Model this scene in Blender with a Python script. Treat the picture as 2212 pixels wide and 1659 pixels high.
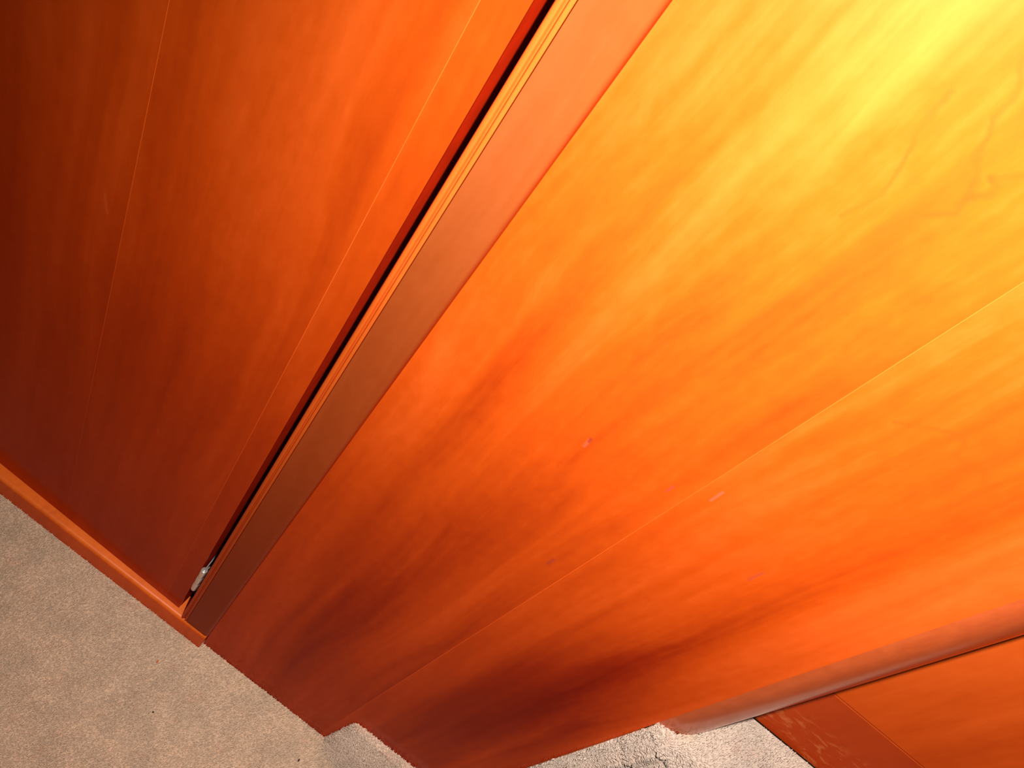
import bpy, bmesh, math, random
import numpy as np
from mathutils import Vector, Matrix

# ------------------------------------------------------------------ camera, light, exposure
S = bpy.context.scene
COL = S.collection
for o in list(bpy.data.objects):
    bpy.data.objects.remove(o)

CX = Vector((0.7673, 0.4053, 0.4970))      # camera right
CY = Vector((-0.6381, 0.5594, 0.5290))     # camera up
CZ = Vector((-0.0636, -0.7230, 0.6879))    # camera back
CAM = Vector((0.037, -0.4826, 1.45))
cd = bpy.data.cameras.new('camera')
cd.sensor_width = 36.0
cd.lens = 36.0 * 1600.0 / 2212.0
cd.clip_start = 0.02
cam = bpy.data.objects.new('camera', cd)
COL.objects.link(cam)
m = Matrix((CX, CY, CZ)).transposed().to_4x4()
m.translation = CAM
cam.matrix_world = m
S.camera = cam

FLASH_POWER = 84.0
fl = bpy.data.lights.new('camera_flash', 'SPOT')
fl.energy = FLASH_POWER
fl.color = (1.0, 0.95, 0.88)
fl.spot_size = math.radians(178)
fl.spot_blend = 1.0
fl.shadow_soft_size = 0.012
flo = bpy.data.objects.new('camera_flash', fl)
COL.objects.link(flo)
axis = (-CZ + CX * math.tan(0.30) + CY * math.tan(-0.426)).normalized()
flo.rotation_mode = 'QUATERNION'
flo.rotation_quaternion = axis.to_track_quat('-Z', 'Y')
flo.location = CAM + CX * 0.09 + CY * 0.045

wd = bpy.data.worlds.new('room_ambient')
S.world = wd
wd.use_nodes = True
wd.node_tree.nodes['Background'].inputs[0].default_value = (1.0, 0.86, 0.7, 1)
wd.node_tree.nodes['Background'].inputs[1].default_value = 0.05

S.view_settings.view_transform = 'Standard'
S.view_settings.look = 'None'
S.view_settings.exposure = 0.0
S.view_settings.gamma = 1.0
S.view_settings.use_curve_mapping = False

# ------------------------------------------------------------------ node helpers
class NT:
    def __init__(self, name):
        self.mat = bpy.data.materials.new(name)
        self.mat.use_nodes = True
        self.t = self.mat.node_tree
        self.bsdf = self.t.nodes['Principled BSDF']
        self.tc = self.t.nodes.new('ShaderNodeTexCoord').outputs['Object']
    def put(self, sock, v):
        if hasattr(v, 'is_output') or isinstance(v, bpy.types.NodeSocket):
            self.t.links.new(v, sock)
        else:
            sock.default_value = v
    def math(self, op, a, b=0.0, c=0.0, clamp=False):
        n = self.t.nodes.new('ShaderNodeMath'); n.operation = op; n.use_clamp = clamp
        self.put(n.inputs[0], a); self.put(n.inputs[1], b); self.put(n.inputs[2], c)
        return n.outputs[0]
    def vec(self, op, a, b=(0, 0, 0)):
        n = self.t.nodes.new('ShaderNodeVectorMath'); n.operation = op
        self.put(n.inputs[0], a)
        if op == 'SCALE': self.put(n.inputs['Scale'], b)
        else: self.put(n.inputs[1], b)
        return n.outputs['Value'] if op in ('DOT_PRODUCT', 'LENGTH', 'DISTANCE') else n.outputs[0]
    def noise(self, v, scale, detail=3.0, rough=0.5, dist=0.0):
        n = self.t.nodes.new('ShaderNodeTexNoise')
        self.put(n.inputs['Vector'], v)
        n.inputs['Scale'].default_value = scale; n.inputs['Detail'].default_value = detail
        n.inputs['Roughness'].default_value = rough; n.inputs['Distortion'].default_value = dist
        return n.outputs['Fac']
    def ramp(self, f, stops, mode='LINEAR'):
        n = self.t.nodes.new('ShaderNodeValToRGB'); r = n.color_ramp; r.interpolation = mode
        while len(r.elements) < len(stops): r.elements.new(0.5)
        for e, (p, c) in zip(r.elements, stops):
            e.position = p; e.color = (*c, 1) if len(c) == 3 else c
        self.put(n.inputs[0], f)
        return n.outputs[0]
    def mix(self, f, a, b, mode='MIX'):
        n = self.t.nodes.new('ShaderNodeMix'); n.data_type = 'RGBA'; n.blend_type = mode
        self.put(n.inputs[0], f)
        self.put(n.inputs[6], a if not isinstance(a, tuple) else (*a, 1))
        self.put(n.inputs[7], b if not isinstance(b, tuple) else (*b, 1))
        return n.outputs[2]
    def smooth(self, x, lo, hi, a=0.0, b=1.0):
        n = self.t.nodes.new('ShaderNodeMapRange'); n.interpolation_type = 'SMOOTHSTEP'
        self.put(n.inputs[0], x)
        for i, v in enumerate((lo, hi, a, b)): n.inputs[1 + i].default_value = v
        return n.outputs[0]
    def rand(self):
        return self.t.nodes.new('ShaderNodeObjectInfo').outputs['Random']

def wood(name, dark, mid, light, rough=0.42, spec=0.28, streaks=(), lines=(), marks=(), contrast=1.0,
         coat=1.0, haze=0.0, scuff=None, mottle=0.085,
         tint=(0.97, 0.34, 0.20), coat_ior=1.12, coat_rough=0.16):
    """Varnished veneer, grain along z. streaks: soft darker figure (x,z,sx,sz,amount);
    lines: polylines of dark figure; marks: small pale/grey dents (x,z,angle_len...)"""
    w = NT(name)
    gain = (1.0, 1.5, 1.9)          # wood under the amber varnish is paler than it looks
    dark, mid, light = (tuple(a * g for a, g in zip(c, gain)) for c in (dark, mid, light))
    rnd = w.rand()
    off = w.vec('SCALE', (7.3, 3.1, 5.7), rnd)
    p0 = w.tc
    p = w.vec('ADD', p0, off)
    warp = w.noise(w.vec('MULTIPLY', p, (5.0, 5.0, 1.6)), 1.0, 2.0)
    warp = w.math('MULTIPLY_ADD', warp, 0.10, -0.05)
    cmb = w.t.nodes.new('ShaderNodeCombineXYZ'); w.put(cmb.inputs[0], warp); w.put(cmb.inputs[1], warp)
    pw = w.vec('ADD', p, cmb.outputs[0])
    broad = w.noise(w.vec('MULTIPLY', pw, (16, 16, 0.75)), 1.0, 3.0, 0.55)
    fine = w.noise(w.vec('MULTIPLY', pw, (95, 95, 1.8)), 1.0, 4.0, 0.6)
    blot = w.noise(w.vec('MULTIPLY', p, (90, 90, 45)), 1.0, 3.0, 0.55)
    big = w.noise(w.vec('MULTIPLY', p, (5.5, 5.5, 2.2)), 1.0, 2.0)
    f = w.math('MULTIPLY_ADD', w.math('SUBTRACT', broad, 0.5), 1.1 * contrast, 0.5)
    f = w.math('MULTIPLY_ADD', w.math('SUBTRACT', fine, 0.5), 0.30 * contrast, f)
    f = w.math('MULTIPLY_ADD', w.math('SUBTRACT', blot, 0.5), mottle * 3.0, f)
    f = w.math('MULTIPLY_ADD', w.math('SUBTRACT', big, 0.5), 0.75 * contrast, f)
    for (x, z, sx, sz, am) in streaks:
        q = w.vec('MULTIPLY', w.vec('SUBTRACT', p0, (x, 0, z)), (1 / sx, 0, 1 / sz))
        d = w.vec('LENGTH', q)
        d = w.math('MULTIPLY_ADD', w.math('SUBTRACT', broad, 0.5), 1.3, d)
        f = w.math('MULTIPLY_ADD', w.smooth(d, 0.0, 1.7, 1.0, 0.0), -am, f)
    f = w.math('MULTIPLY_ADD', f, 1 / 1.8, 0.4 / 1.8)
    vdark = tuple(a * b for a, b in zip(dark, (0.62, 0.30, 0.35)))
    col = w.ramp(f, [(0.0, vdark), (0.222, dark), (0.489, mid), (0.778, light)])
    if lines or marks:
        wob = w.noise(w.vec('MULTIPLY', p0, (60, 60, 60)), 1.0, 2.0)
        wv = w.t.nodes.new('ShaderNodeCombineXYZ')
        ws = w.math('MULTIPLY_ADD', wob, 0.010, -0.005)
        w.put(wv.inputs[0], ws); w.put(wv.inputs[2], ws)
        pl = w.vec('ADD', p0, wv.outputs[0])
        def seg(P, a, b, wid):
            A = Vector((a[0], 0, a[1])); B = Vector((b[0], 0, b[1])); ba = B - A
            fl2 = w.vec('MULTIPLY', w.vec('SUBTRACT', P, tuple(A)), (1, 0, 1))
            h = w.math('DIVIDE', w.vec('DOT_PRODUCT', fl2, tuple(ba)), max(ba.length_squared, 1e-9), clamp=True)
            d = w.vec('LENGTH', w.vec('SUBTRACT', fl2, w.vec('SCALE', tuple(ba), h)))
            return w.smooth(d, 0.0, wid * 1.35, 1.0, 0.0)
        for (pts, wid, amt, c) in lines:
            mk = None
            for a, b in zip(pts[:-1], pts[1:]):
                s = seg(pl, a, b, wid)
                mk = s if mk is None else w.math('MAXIMUM', mk, s)
            col = w.mix(w.math('MULTIPLY', mk, w.math('MULTIPLY', w.smooth(blot, 0.3, 0.7, 0.35, 1.0), amt)), col, c)
        for (a, b, wid, amt, c) in marks:
            col = w.mix(w.math('MULTIPLY', seg(p0, a, b, wid), amt), col, c)
    if scuff:
        z1, amt, c = scuff
        sx = w.noise(w.vec('MULTIPLY', p0, (38, 38, 90)), 1.0, 4.0, 0.65, 0.6)
        sep = w.t.nodes.new('ShaderNodeSeparateXYZ'); w.put(sep.inputs[0], p0)
        fade = w.smooth(sep.outputs[2], z1 - 0.045, z1, 1.0, 0.0)
        mk = w.math('MULTIPLY', w.smooth(sx, 0.50, 0.64), fade)
        col = w.mix(w.math('MULTIPLY', mk, amt), col, c)
    if haze:
        col = w.mix(haze, col, (0.42, 0.25, 0.18))
    b = w.bsdf
    w.put(b.inputs['Base Color'], col)
    b.inputs['Roughness'].default_value = rough
    b.inputs['Specular IOR Level'].default_value = spec
    b.inputs['Coat Weight'].default_value = coat
    b.inputs['Coat Roughness'].default_value = coat_rough
    b.inputs['Coat IOR'].default_value = coat_ior
    b.inputs['Coat Tint'].default_value = (*tint, 1)
    bm = w.t.nodes.new('ShaderNodeBump'); bm.inputs['Strength'].default_value = 0.02
    bm.inputs['Distance'].default_value = 0.002
    w.put(bm.inputs['Height'], fine); w.put(b.inputs['Normal'], bm.outputs[0])
    return w.mat

def plain(name, c, rough=0.5, metal=0.0, spec=0.3, var=0.0, scale=40):
    w = NT(name)
    if var:
        n = w.noise(w.tc, scale, 3.0)
        w.put(w.bsdf.inputs['Base Color'], w.ramp(n, [(0.25, tuple(v * (1 - var) for v in c)), (0.75, tuple(min(1, v * (1 + var)) for v in c))]))
    else:
        w.bsdf.inputs['Base Color'].default_value = (*c, 1)
    w.bsdf.inputs['Roughness'].default_value = rough
    w.bsdf.inputs['Metallic'].default_value = metal
    w.bsdf.inputs['Specular IOR Level'].default_value = spec
    return w.mat

def carpet(name, c, seed=0.0):
    w = NT(name)
    p = w.vec('ADD', w.tc, (seed, seed * 0.7, 0))
    big = w.noise(p, 16, 4.0, 0.6)
    fin = w.noise(p, 240, 2.0, 0.6)
    st = w.noise(w.vec('ADD', p, (3.3, 1.1, 0)), 30, 3.0, 0.6)
    f = w.math('ADD', w.math('MULTIPLY', big, 0.55), w.math('MULTIPLY', fin, 0.45))
    a = tuple(v * 0.74 for v in c); b = tuple(min(1, v * 1.24) for v in c)
    col = w.ramp(f, [(0.3, a), (0.7, b)])
    col = w.mix(w.smooth(st, 0.54, 0.74, 0.0, 0.45), col, (c[0] * 0.98, c[1] * 0.80, c[2] * 0.72))
    col = w.mix(w.smooth(big, 0.60, 0.76, 0.0, 0.5), col, (c[0] * 0.86, c[1] * 0.86, c[2] * 0.70))
    w.put(w.bsdf.inputs['Base Color'], col)
    w.bsdf.inputs['Roughness'].default_value = 0.85
    w.bsdf.inputs['Specular IOR Level'].default_value = 0.25
    return w.mat

# ------------------------------------------------------------------ materials
VD, DK, MD, LT = (0.16, 0.014, 0.002), (0.26, 0.050, 0.006), (0.45, 0.145, 0.013), (0.66, 0.28, 0.060)
M_door = wood('varnished_cherry_door', DK, (0.41, 0.118, 0.010), (0.58, 0.215, 0.040), contrast=0.8,
              streaks=[(-0.20, 0.62, 0.09, 0.26, 0.18)],
              marks=[((-0.360, 0.822), (-0.354, 0.800), 0.0022, 0.35, (0.6, 0.45, 0.2)),
                     ((-0.223, 0.507), (-0.221, 0.497), 0.0022, 0.30, (0.6, 0.45, 0.2))])
KN = (0.46, 0.160, 0.022)
M_panel = wood('varnished_cherry_panel', DK, MD, LT,
               streaks=[(0.136, 0.36, 0.055, 0.26, 0.36), (0.355, 0.47, 0.080, 0.30, 0.62), (0.45, 0.62, 0.035, 0.22, 0.42),
                        (0.174, 0.74, 0.028, 0.22, 0.25), (0.075, 1.00, 0.02, 0.30, 0.22), (0.40, 0.62, 0.05, 0.22, 0.3)],
               lines=[([(0.155, 1.415), (0.168, 1.395), (0.172, 1.380), (0.183, 1.362), (0.194, 1.348)], 0.0028, 0.75, KN),
                      ([(0.199, 1.357), (0.205, 1.356), (0.206, 1.350), (0.199, 1.342), (0.202, 1.331), (0.190, 1.318), (0.182, 1.296)], 0.0034, 0.85, KN),
                      ([(0.194, 1.348), (0.199, 1.342)], 0.006, 0.8, KN),
                      ([(0.2, 1.358), (0.215, 1.375), (0.225, 1.40)], 0.003, 0.55, KN),
                      ([(0.146, 1.375), (0.149, 1.354), (0.158, 1.335), (0.164, 1.312), (0.159, 1.288)], 0.0024, 0.6, KN),
                      ([(0.300, 1.205), (0.335, 1.232), (0.342, 1.226), (0.345, 1.215), (0.372, 1.222), (0.378, 1.214)], 0.0024, 0.5, KN)],
               marks=[((0.1655, 0.998), (0.1665, 0.989), 0.0022, 0.35, (0.46, 0.42, 0.50)),
                      ((0.1655, 1.001), (0.1662, 0.997), 0.0022, 0.8, (0.24, 0.09, 0.09)),
                      ((0.2765, 1.052), (0.277, 1.036), 0.0018, 0.40, (0.46, 0.45, 0.55)),
                      ((0.247, 1.021), (0.247, 1.012), 0.0016, 0.7, (0.32, 0.16, 0.2)),
                      ((0.240, 0.832), (0.240, 0.820), 0.0024, 0.7, (0.28, 0.14, 0.16)),
                      ((0.364, 1.010), (0.364, 0.992), 0.0020, 0.5, (0.32, 0.17, 0.2))])
M_post = wood('rounded_post_wood', (0.30, 0.095, 0.030), (0.42, 0.165, 0.055), (0.54, 0.24, 0.10), contrast=0.6, rough=0.3, spec=0.2, mottle=0.2, coat_ior=1.5, coat_rough=0.20)
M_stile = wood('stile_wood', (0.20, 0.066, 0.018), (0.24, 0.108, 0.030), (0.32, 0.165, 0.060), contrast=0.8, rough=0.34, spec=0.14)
M_bead = wood('bead_wood', (0.36, 0.14, 0.020), (0.48, 0.22, 0.04), (0.60, 0.32, 0.08), contrast=0.6, rough=0.3, spec=0.2)
M_sill = wood('sill_wood', (0.50, 0.15, 0.018), (0.80, 0.27, 0.030), (0.95, 0.38, 0.06), contrast=0.8, rough=0.42, spec=0.2, mottle=0.2, coat_ior=1.3, coat_rough=0.40)
M_locker = wood('locker_wood', (0.34, 0.09, 0.012), (0.52, 0.20, 0.032), (0.68, 0.31, 0.065), contrast=0.8)
M_kick = wood('kickboard_wood', (0.28, 0.085, 0.018), (0.40, 0.13, 0.030), (0.48, 0.19, 0.050), contrast=0.6,
              scuff=(0.80, 0.9, (0.50, 0.52, 0.30)))
M_edge = plain('deep_red_edge', (0.42, 0.016, 0.001), 0.8, 0, 0.03, 0.15)  # one deep red for the door core and the locker backing
M_inside = plain('dark_cabinet_interior', (0.25, 0.02, 0.004), 0.8, 0, 0.1, 0.2)
M_inlay = wood('pale_inlay_wood', (0.50, 0.18, 0.03), (0.64, 0.25, 0.045), (0.80, 0.37, 0.09), contrast=1.2)
M_nickel = plain('nickel_plate', (0.80, 0.74, 0.68), 0.22, 0.75, 0.5, 0.06)
M_wall = plain('painted_wall', (0.55, 0.48, 0.40), 0.9, 0, 0.2, 0.05)
M_carpet = carpet('beige_carpet', (0.72, 0.52, 0.37))
M_carpet_base = carpet('beige_carpet_backing', (0.46, 0.33, 0.235), 2.0)
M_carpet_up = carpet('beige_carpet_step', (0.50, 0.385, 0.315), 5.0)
M_carpet_step = carpet('beige_carpet_low_step', (0.68, 0.495, 0.385), 7.0)
M_crumb_dark = plain('dark_crumb', (0.05, 0.025, 0.015), 0.8, var=0.2)
M_crumb_red = plain('orange_crumb', (0.75, 0.14, 0.03), 0.6, var=0.2)

# ------------------------------------------------------------------ object helpers
def link_mesh(name, me, mat, parent=None):
    o = bpy.data.objects.new(name, me); COL.objects.link(o)
    if mat: me.materials.append(mat)
    if parent is not None:
        o.parent = parent
        pm = Matrix.Translation(parent.location) if parent.parent is None else Matrix.Identity(4)
        o.matrix_parent_inverse = pm.inverted()
    return o

def from_bm(name, bm, mat, parent=None, smooth=False):
    me = bpy.data.meshes.new(name)
    bmesh.ops.recalc_face_normals(bm, faces=bm.faces[:])
    bm.to_mesh(me); bm.free()
    if smooth:
        for p in me.polygons: p.use_smooth = True
        me.set_sharp_from_angle(angle=math.radians(35))
    return link_mesh(name, me, mat, parent)

def thing(name, label, cat, loc, group=None):
    o = bpy.data.objects.new(name, None); COL.objects.link(o)
    o.location = loc; o.empty_display_size = 0.05
    o['label'] = label; o['category'] = cat
    if group: o['group'] = group
    return o

def box_bm(x0, x1, y0, y1, z0, z1, bev=0.0, seg=2):
    bm = bmesh.new()
    bmesh.ops.create_cube(bm, size=1.0)
    for v in bm.verts:
        v.co = Vector(((x0 + x1) / 2 + v.co.x * (x1 - x0), (y0 + y1) / 2 + v.co.y * (y1 - y0), (z0 + z1) / 2 + v.co.z * (z1 - z0)))
    if bev: bmesh.ops.bevel(bm, geom=bm.edges[:], offset=bev, segments=seg, affect='EDGES', profile=0.5)
    return bm

def prism_bm(poly, a0, a1, ax='z'):
    """extrude a 2D polygon; ax='z': poly in (x,y); ax='x': poly in (y,z)"""
    bm = bmesh.new()
    mk = (lambda p, a: (p[0], p[1], a)) if ax == 'z' else (lambda p, a: (a, p[0], p[1]))
    lo = [bm.verts.new(mk(p, a0)) for p in poly]; hi = [bm.verts.new(mk(p, a1)) for p in poly]
    n = len(poly)
    for i in range(n): bm.faces.new((lo[i], lo[(i + 1) % n], hi[(i + 1) % n], hi[i]))
    bm.faces.new(lo[::-1]); bm.faces.new(hi)
    return bm

def arc(cx, cy, r, a0, a1, n):
    return [(cx + r * math.cos(math.radians(a0 + (a1 - a0) * i / n)), cy + r * math.sin(math.radians(a0 + (a1 - a0) * i / n))) for i in range(n + 1)]

def cyl_bm(cx, cy, z0, z1, r, n=24, bev=0.0):
    bm = bmesh.new()
    bmesh.ops.create_cone(bm, cap_ends=True, segments=n, radius1=r, radius2=r, depth=z1 - z0)
    for v in bm.verts: v.co += Vector((cx, cy, (z0 + z1) / 2))
    if bev:
        es = [e for e in bm.edges if abs(e.verts[0].co.z - e.verts[1].co.z) < 1e-6]
        bmesh.ops.bevel(bm, geom=es, offset=bev, segments=3, affect='EDGES', profile=0.5)
    return bm

def pile(name, V, F, spacing, height, width, mat, parent, seed, lean=(0.0, 0.0, 0.0), jitter=0.45, keep=None):
    """cut carpet pile: one slim three-sided tuft per sample over the triangles F of the points V"""
    rng = np.random.default_rng(seed)
    V = np.asarray(V, float); F = np.asarray(F, int)
    A, B, C = V[F[:, 0]], V[F[:, 1]], V[F[:, 2]]
    nr = np.cross(B - A, C - A); ar = np.linalg.norm(nr, axis=1) * 0.5
    nr /= np.maximum(np.linalg.norm(nr, axis=1), 1e-12)[:, None]
    n = int(ar.sum() / spacing ** 2)
    t = rng.choice(len(F), n, p=ar / ar.sum())
    u, v = rng.random(n), rng.random(n); sw = u + v > 1; u[sw] = 1 - u[sw]; v[sw] = 1 - v[sw]
    P = A[t] + (B - A)[t] * u[:, None] + (C - A)[t] * v[:, None]; N = nr[t]
    if keep is not None:
        k = keep(P); P, N = P[k], N[k]; n = len(P)
    D = N + np.asarray(lean) + rng.normal(0, jitter, (n, 3)) * 0.5
    D /= np.linalg.norm(D, axis=1)[:, None]
    H = height * rng.uniform(0.75, 1.12, n)
    ref = rng.normal(0, 1, (n, 3)); T = np.cross(D, ref); T /= np.linalg.norm(T, axis=1)[:, None]; Q = np.cross(D, T)
    W = width * rng.uniform(0.7, 1.25, n)
    verts = np.empty((n, 7, 3))
    for k in range(3):
        a = 2 * math.pi * k / 3
        d = (T * math.cos(a) + Q * math.sin(a)) * W[:, None] * 0.5
        verts[:, k] = P + d
        verts[:, 3 + k] = P + D * (H * 0.72)[:, None] + d * 0.85
    verts[:, 6] = P + D * H[:, None]
    verts = verts.reshape(-1, 3)
    loc = []
    for k in range(3):
        j = (k + 1) % 3
        loc += [(k, j, 3 + j), (k, 3 + j, 3 + k), (3 + k, 3 + j, 6)]
    loc = np.array(loc)
    tri = (loc[None] + (np.arange(n) * 7)[:, None, None]).reshape(-1, 3)
    me = bpy.data.meshes.new(name)
    me.vertices.add(len(verts)); me.vertices.foreach_set('co', verts.ravel().astype(np.float32))
    me.loops.add(tri.size); me.loops.foreach_set('vertex_index', tri.ravel().astype(np.int32))
    me.polygons.add(len(tri)); me.polygons.foreach_set('loop_start', (np.arange(len(tri)) * 3).astype(np.int32))
    me.polygons.foreach_set('loop_total', np.full(len(tri), 3, np.int32))
    me.polygons.foreach_set('use_smooth', np.ones(len(tri), bool))
    me.update(calc_edges=True)
    o = link_mesh(name, me, mat, parent)
    o['kind'] = 'stuff'
    return o

# ------------------------------------------------------------------ the setting
PILE = 0.006
fo = from_bm('floor', box_bm(-1.6, 1.6, -2.0, 0.55, -0.05, -PILE), M_carpet_base)
fo['kind'] = 'structure'
wb = from_bm('wall_back', box_bm(-1.6, 1.6, 0.55, 0.60, -0.05, 2.3), M_wall)
wb['kind'] = 'structure'

fv = [(-0.78, -0.72, -PILE), (0.66, -0.72, -PILE), (0.66, 0.0, -PILE), (-0.78, 0.0, -PILE)]
def floor_keep(P):
    x, y = P[:, 0], P[:, 1]
    sill = (x < -0.0075) & (y > -0.0125)
    wall = y > -0.0015
    step = (x > 0.278) & (y > -0.010 - (x - 0.278) * 0.25)
    return ~(sill | wall | step)
pile('carpet_pile', fv, [(0, 1, 2), (0, 2, 3)], 0.00172, PILE, 0.0021, M_carpet, fo, 3, lean=(0.38, 0.30, 0.0), keep=floor_keep)

# ------------------------------------------------------------------ tall cabinet with door, stile, sill and hinge
TOP = 2.05
cab = thing('wooden_cabinet', 'tall varnished wood cabinet with hinged door and low sill, on carpet at left', 'cabinet', (-0.43, 0.2, -PILE))
# sill: rounded nose along x, protrudes in front of the door
sy, sz = -0.0105, 0.051
nose = [(0.03, -PILE), (sy, -PILE), (sy, sz - 0.007)] + arc(sy + 0.007, sz - 0.007, 0.007, 180, 90, 6)[1:] + [(0.03, sz)]
bm = prism_bm(nose, -0.88, -0.0085, 'x')
es = [e for e in bm.edges if all(v.co.x > -0.01 for v in e.verts) and (e.verts[0].co - e.verts[1].co).length > 0.0001 and min(v.co.y for v in e.verts) < 0.02 and max(v.co.z for v in e.verts) > 0.0]
bmesh.ops.bevel(bm, geom=es, offset=0.0016, segments=3, affect='EDGES', profile=0.5)
from_bm('sill', bm, M_sill, cab, True)
# stile with a rounded right edge
r = 0.0065; yf = -0.0078
st = [(-0.0530, yf + 0.0004), (-0.0526, yf)] + arc(-0.0072 - r, yf + r, r, -90, 0, 8) + [(-0.0072, 0.022), (-0.0530, 0.022)]
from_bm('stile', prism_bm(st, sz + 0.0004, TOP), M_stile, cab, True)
# bead moulding on the stile's left edge: a round nose, a groove, a small fillet
bd = [(-0.0535, 0.020), (-0.0655, 0.020), (-0.0655, yf + 0.0035)] + arc(-0.0630, yf + 0.0028, 0.0025, 180, 270, 5)[0:] + arc(-0.0618, yf + 0.0020, 0.0020, 270, 340, 4) \
     + [(-0.0592, yf + 0.0022), (-0.0580, yf + 0.0020)] + arc(-0.0562, yf + 0.0014, 0.0015, 180, 270, 4) + [(-0.0538, yf + 0.0002), (-0.0535, yf + 0.0006)]
from_bm('bead_moulding', prism_bm(bd, sz + 0.0004, TOP), M_bead, cab, True)
# far stile, outside the frame
from_bm('stile', box_bm(-0.88, -0.803, yf, 0.022, sz + 0.0004, TOP, 0.002), M_stile, cab)
# carcass
bm = bmesh.new()
for bx in ((-0.0535, -0.0350, 0.0225, 0.50, -PILE, TOP), (-0.88, -0.86, 0.0700, 0.50, -PILE, TOP), (-0.86, -0.0535, 0.48, 0.50, -PILE, TOP),
           (-0.86, -0.0535, 0.0640, 0.48, 0.02, 0.04), (-0.86, -0.0535, 0.0640, 0.48, TOP - 0.02, TOP)):
    b2 = box_bm(*bx); me = bpy.data.meshes.new('tmp'); b2.to_mesh(me); b2.free(); bm.from_mesh(me); bpy.data.meshes.remove(me)
from_bm('carcass', bm, M_inside, cab)

DX, DY, DA = -0.0787, 0.0020, math.radians(1.08)
def door_turn(bm):
    M = Matrix.Translation((DX, DY, 0)) @ Matrix.Rotation(-DA, 4, 'Z') @ Matrix.Translation((-DX, -DY, 0))
    bmesh.ops.transform(bm, matrix=M, verts=bm.verts[:])
    return bm
DZ = sz + 0.0022
core = door_turn(box_bm(-0.800, DX, DY + 0.0031, DY + 0.052, DZ, TOP - 0.002))
door = from_bm('door', core, M_edge, cab)
seams = [-0.1093, -0.3318]
edges = [DX] + seams + [-0.800]
for i in range(3):
    hi = edges[i] - (0.00038 if i else 0.0); lo = edges[i + 1] + (0.00038 if i < 2 else 0.0)
    from_bm('board', door_turn(box_bm(lo, hi, DY, DY + 0.003, DZ, TOP - 0.002)), M_door, door)
for s in seams:
    from_bm('inlay_strip', door_turn(box_bm(s - 0.00035, s + 0.00035, DY + 0.0001, DY + 0.003, DZ, TOP - 0.002)), M_inlay, door)

# butt hinge low in the gap
hx, hy, hz0, hz1, hr = -0.0727, -0.0010, 0.172, 0.257, 0.0052
def leaf_bm(x1, y1, t):
    d = Vector((x1 - hx, y1 - hy, 0)); L = d.length; d /= L; n = Vector((-d.y, d.x, 0)) * t / 2
    p = Vector((hx, hy, 0)) + d * (hr * 0.8); q = Vector((x1, y1, 0))
    bm = prism_bm([(v.x, v.y) for v in (p - n, q - n, q + n, p + n)], hz0 + 0.001, hz1 - 0.001)
    return bm
hinge = from_bm('hinge', leaf_bm(-0.0766, 0.0378, 0.0017), M_nickel, cab)
hinge['label'] = 'nickel hinge low in the gap beside the door'
from_bm('hinge_leaf', leaf_bm(-0.0668, 0.0172, 0.0017), M_nickel, hinge)
kz = [hz0, hz0 + 0.028, hz0 + 0.057, hz1]
for i in range(3):
    from_bm('knuckle', cyl_bm(hx, hy, kz[i] + 0.0003, kz[i + 1] - 0.0003, hr, 28, 0.0014), M_nickel, hinge, True)
from_bm('hinge_pin', cyl_bm(hx, hy, hz0 - 0.0015, hz1 + 0.0012, 0.0027, 20, 0.0006), M_nickel, hinge, True)

# ------------------------------------------------------------------ wide panel ending in a rounded post
pan = thing('wardrobe', 'wide glossy orange wardrobe side with rounded right corner, right of the hinged door', 'wardrobe', (0.25, 0.05, -PILE))
XT, RR = 0.484, 0.080
SEAM = 0.2632
from_bm('board', box_bm(-0.0071, SEAM - 0.00038, 0.0, 0.018, -PILE, TOP), M_panel, pan)
from_bm('board', box_bm(SEAM + 0.00038, XT - 0.0002, 0.0, 0.018, -PILE, TOP), M_panel, pan)
from_bm('inlay_strip', box_bm(SEAM - 0.00035, SEAM + 0.00035, 0.0001, 0.018, -PILE, TOP), M_inlay, pan)
po = arc(XT, RR, RR, -90, 0, 28) + [(XT + RR, 0.20), (XT, 0.20)]
from_bm('rounded_post', prism_bm(po, -PILE, TOP), M_post, pan, True)

# ------------------------------------------------------------------ recessed locker front on the right
LY = 0.1005; LX0 = XT + RR + 0.0006; LX1 = 1.30
loc_ = thing('wooden_locker', 'recessed wooden locker front with scuffed base strip, behind the rounded post at lower right', 'locker', (0.9, 0.15, 0.712))
kb = from_bm('base_strip', box_bm(LX0, LX1, LY, LY + 0.02, 0.712, 0.8415, 0.0006, 1), M_kick, loc_)
kb['label'] = 'scuffed base strip next to the carpet'
from_bm('front_panel', box_bm(LX0, LX1, LY, LY + 0.02, 0.8433, TOP, 0.0006, 1), M_locker, loc_)
from_bm('backing_board', box_bm(LX0, LX1, LY + 0.0201, LY + 0.03, 0.712, TOP), M_edge, loc_)

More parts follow.
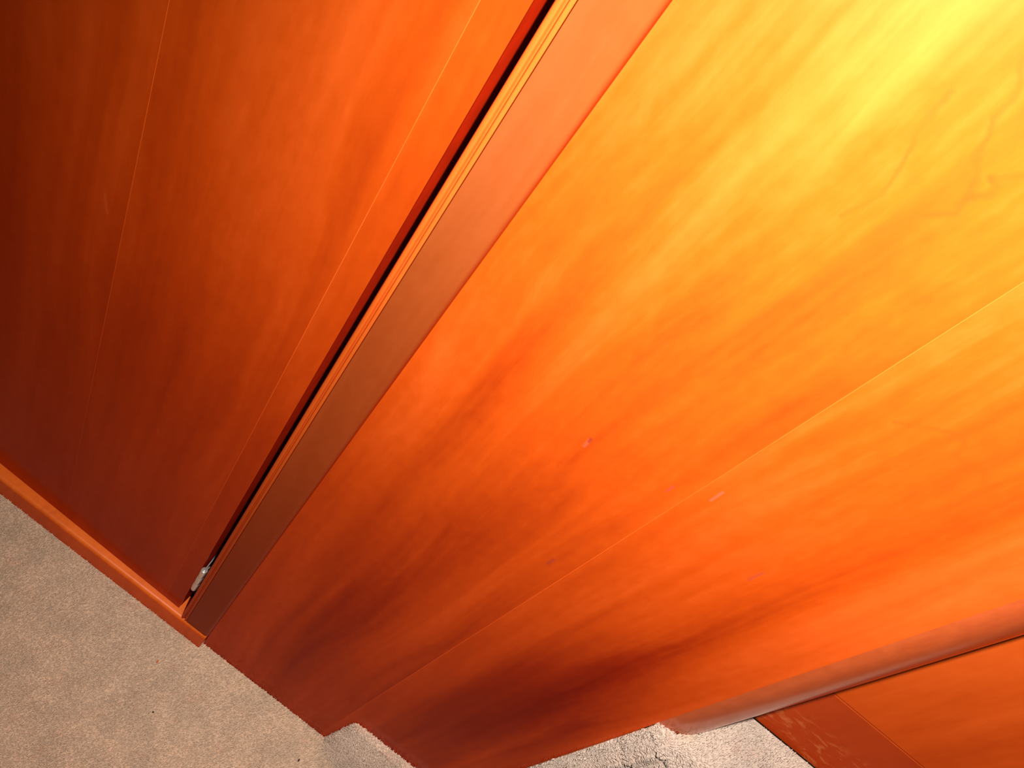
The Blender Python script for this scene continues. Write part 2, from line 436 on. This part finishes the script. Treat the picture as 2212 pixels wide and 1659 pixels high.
# ------------------------------------------------------------------ carpeted landing right of the post
land = thing('carpeted_landing', 'raised landing covered in pale carpet with a creased front edge, under the locker', 'landing', (0.8, 0.0, -PILE))
ZL = 0.7145                     # backing; pile tops out near 0.72
us = list(np.linspace(0, 1, 44))
def back_y(x):
    if x < XT + RR: return RR - math.sqrt(max(RR * RR - (x - XT) ** 2, 0)) - 0.0008
    return LY - 0.004
xs = np.concatenate([np.linspace(XT + 0.0005, XT + RR - 0.0002, 40), np.linspace(XT + RR + 0.002, 1.25, 46)])
prof_n = 46
rows = []
for x in xs:
    yb = back_y(x)
    # section from the back of the tread, over a soft nosing, down the front
    sag = 0.010 * math.exp(-((x - 0.535) / 0.05) ** 2)
    yf_ = min(-0.0015 - 0.010 * min(1, max(0, (x - 0.485) / 0.035)), yb - 0.02 if x > XT + 0.02 else 0); rn = 0.013 + 0.004 * math.sin(x * 60)
    pts = []
    for t in np.linspace(0, 1, 14): pts.append((yb + (yf_ + rn - yb) * t, ZL - 0.0012 * math.sin(x * 90 + t * 5) * t))
    for a in np.linspace(90, 180, 9)[1:]:
        pts.append((yf_ + rn + rn * math.cos(math.radians(a)), ZL - rn + rn * math.sin(math.radians(a)) - 0.0012 * math.sin(x * 90 + 5)))
    for z in np.r_[np.linspace(ZL - rn - 0.002, 0.50, 90), np.linspace(0.49, -PILE, 8)]:
        c1 = 0.703 - (x - 0.48) * 0.46              # two creases run down to the right
        c2 = c1 - 0.062
        g = 0.0045 * math.exp(-((z - c1) / 0.0035) ** 2) + 0.003 * math.exp(-((z - c2) / 0.0045) ** 2)
        g -= 0.0030 * math.exp(-((z - c1 - 0.011) / 0.007) ** 2) + 0.0022 * math.exp(-((z - c2 - 0.014) / 0.009) ** 2)
        w_ = min(1.0, max(0.0, (x - 0.484) / 0.012))
        pts.append((yf_ + g * w_ - 0.0015 * math.sin(z * 40) * w_, z))
    rows.append(pts)
np_ = len(rows[0])
LV = [(x, y, z) for x, pts in zip(xs, rows) for (y, z) in pts]
LF = []
for i in range(len(xs) - 1):
    for j in range(np_ - 1):
        a, b, c, d = i * np_ + j, (i + 1) * np_ + j, (i + 1) * np_ + j + 1, i * np_ + j + 1
        LF += [(a, c, b), (a, d, c)]
bm = bmesh.new()
bv = [bm.verts.new(v) for v in LV]
for f in LF: bm.faces.new([bv[i] for i in f])
# close the back, the two ends and the underside so that it is a solid block
bk = [bm.verts.new((xs[i], rows[i][0][0], -PILE)) for i in range(len(xs))]
for i in range(len(xs) - 1):
    bm.faces.new((bv[i * np_], bk[i], bk[i + 1], bv[(i + 1) * np_]))
    bm.faces.new((bk[i], bv[i * np_ + np_ - 1], bv[(i + 1) * np_ + np_ - 1], bk[i + 1]))
for i in (0, len(xs) - 1):
    bm.faces.new([bv[i * np_ + j] for j in range(np_)] + [bk[i]])
from_bm('tread_backing', bm, M_carpet_up, land, True)
def tri_ok(P): return (P[:, 2] > 0.38) & (P[:, 0] < 1.15) & ~((P[:, 0] > XT + RR) & (P[:, 1] > LY - 0.008))
# orient triangles outwards (up / towards -y)
LVa = np.array(LV); LFa = np.array(LF)
nn = np.cross(LVa[LFa[:, 1]] - LVa[LFa[:, 0]], LVa[LFa[:, 2]] - LVa[LFa[:, 0]])
flip = (nn[:, 2] - nn[:, 1]) < 0
LFa[flip] = LFa[flip][:, ::-1]
pile('carpet_pile', LVa, LFa, 0.0017, 0.0058, 0.0024, M_carpet_up, land, 5, lean=(-0.15, 0.1, 0.25), jitter=0.4, keep=tri_ok)

# ------------------------------------------------------------------ low carpeted step against the panel
stp = thing('carpeted_step', 'low carpeted step rising from the floor against the foot of the wide panel', 'step', (0.36, -0.02, -PILE))
ZS = 0.1445
base = [(0.2775, -0.0005), (0.2790, -0.008), (0.2960, -0.021), (0.328, -0.029), (0.40, -0.040), (0.475, -0.048)]
top = [(0.2835, -0.0005), (0.2845, -0.006), (0.3000, -0.0085), (0.330, -0.0095), (0.40, -0.0110), (0.475, -0.0120)]
def resample(pl, n):
    pl = np.array(pl); s = np.r_[0, np.cumsum(np.linalg.norm(np.diff(pl, axis=0), axis=1))]; t = np.linspace(0, s[-1], n)
    return np.c_[np.interp(t, s, pl[:, 0]), np.interp(t, s, pl[:, 1])]
NB = 40
bb, tt = resample(base, NB), resample(top, NB)
SV, SF = [], []
lev = 16
for k in range(lev):
    t = k / (lev - 1)
    q = bb * (1 - t) + tt * t
    if t > 0.9: q = q + (np.array([0.0012, 0.0012]) * ((t - 0.9) / 0.1))
    for (x, y) in q: SV.append((x, min(y, -0.0004), -PILE + (ZS + PILE) * t))
for (x, y) in tt: SV.append((max(x, 0.2835), -0.0004, ZS))
for k in range(lev):
    for i in range(NB - 1):
        a, b, c, d = k * NB + i, k * NB + i + 1, (k + 1) * NB + i + 1, (k + 1) * NB + i
        SF += [(a, b, c), (a, c, d)]
bm = bmesh.new(); bv = [bm.verts.new(v) for v in SV]
for f in SF:
    try: bm.faces.new([bv[i] for i in f])
    except ValueError: pass
from_bm('step_backing', bm, M_carpet_step, stp, True)
SVa = np.array(SV); SFa = np.array(SF)
nn = np.cross(SVa[SFa[:, 1]] - SVa[SFa[:, 0]], SVa[SFa[:, 2]] - SVa[SFa[:, 0]])
flip = (nn[:, 2] - nn[:, 1] - nn[:, 0]) < 0
SFa[flip] = SFa[flip][:, ::-1]
pile('carpet_pile', SVa, SFa, 0.0016, 0.0058, 0.0024, M_carpet_step, stp, 9, lean=(0, 0, 0.15), jitter=0.4)

# ------------------------------------------------------------------ crumbs on the carpet
def crumb(label, x, y, r, mat, seed, sc):
    rng = random.Random(seed)
    bm = bmesh.new(); bmesh.ops.create_icosphere(bm, subdivisions=2, radius=r)
    for v in bm.verts: v.co = Vector((v.co.x * sc[0], v.co.y * sc[1], v.co.z * sc[2])) * rng.uniform(0.8, 1.15)
    o = from_bm('crumb', bm, mat); o.location = (x, y, 0.0008)
    o['label'] = label; o['category'] = 'crumb'
crumb('dark crumb on the carpet in front of the low step', 0.257, -0.058, 0.0020, M_crumb_dark, 1, (0.7, 1.5, 0.8))
crumb('dark speck on the open carpet, farthest from the cabinet', 0.005, -0.135, 0.0016, M_crumb_dark, 2, (1.1, 0.9, 0.8))
crumb('orange crumb on the carpet in front of the cabinet sill', -0.046, -0.071, 0.0020, M_crumb_red, 3, (0.7, 1.4, 0.7))
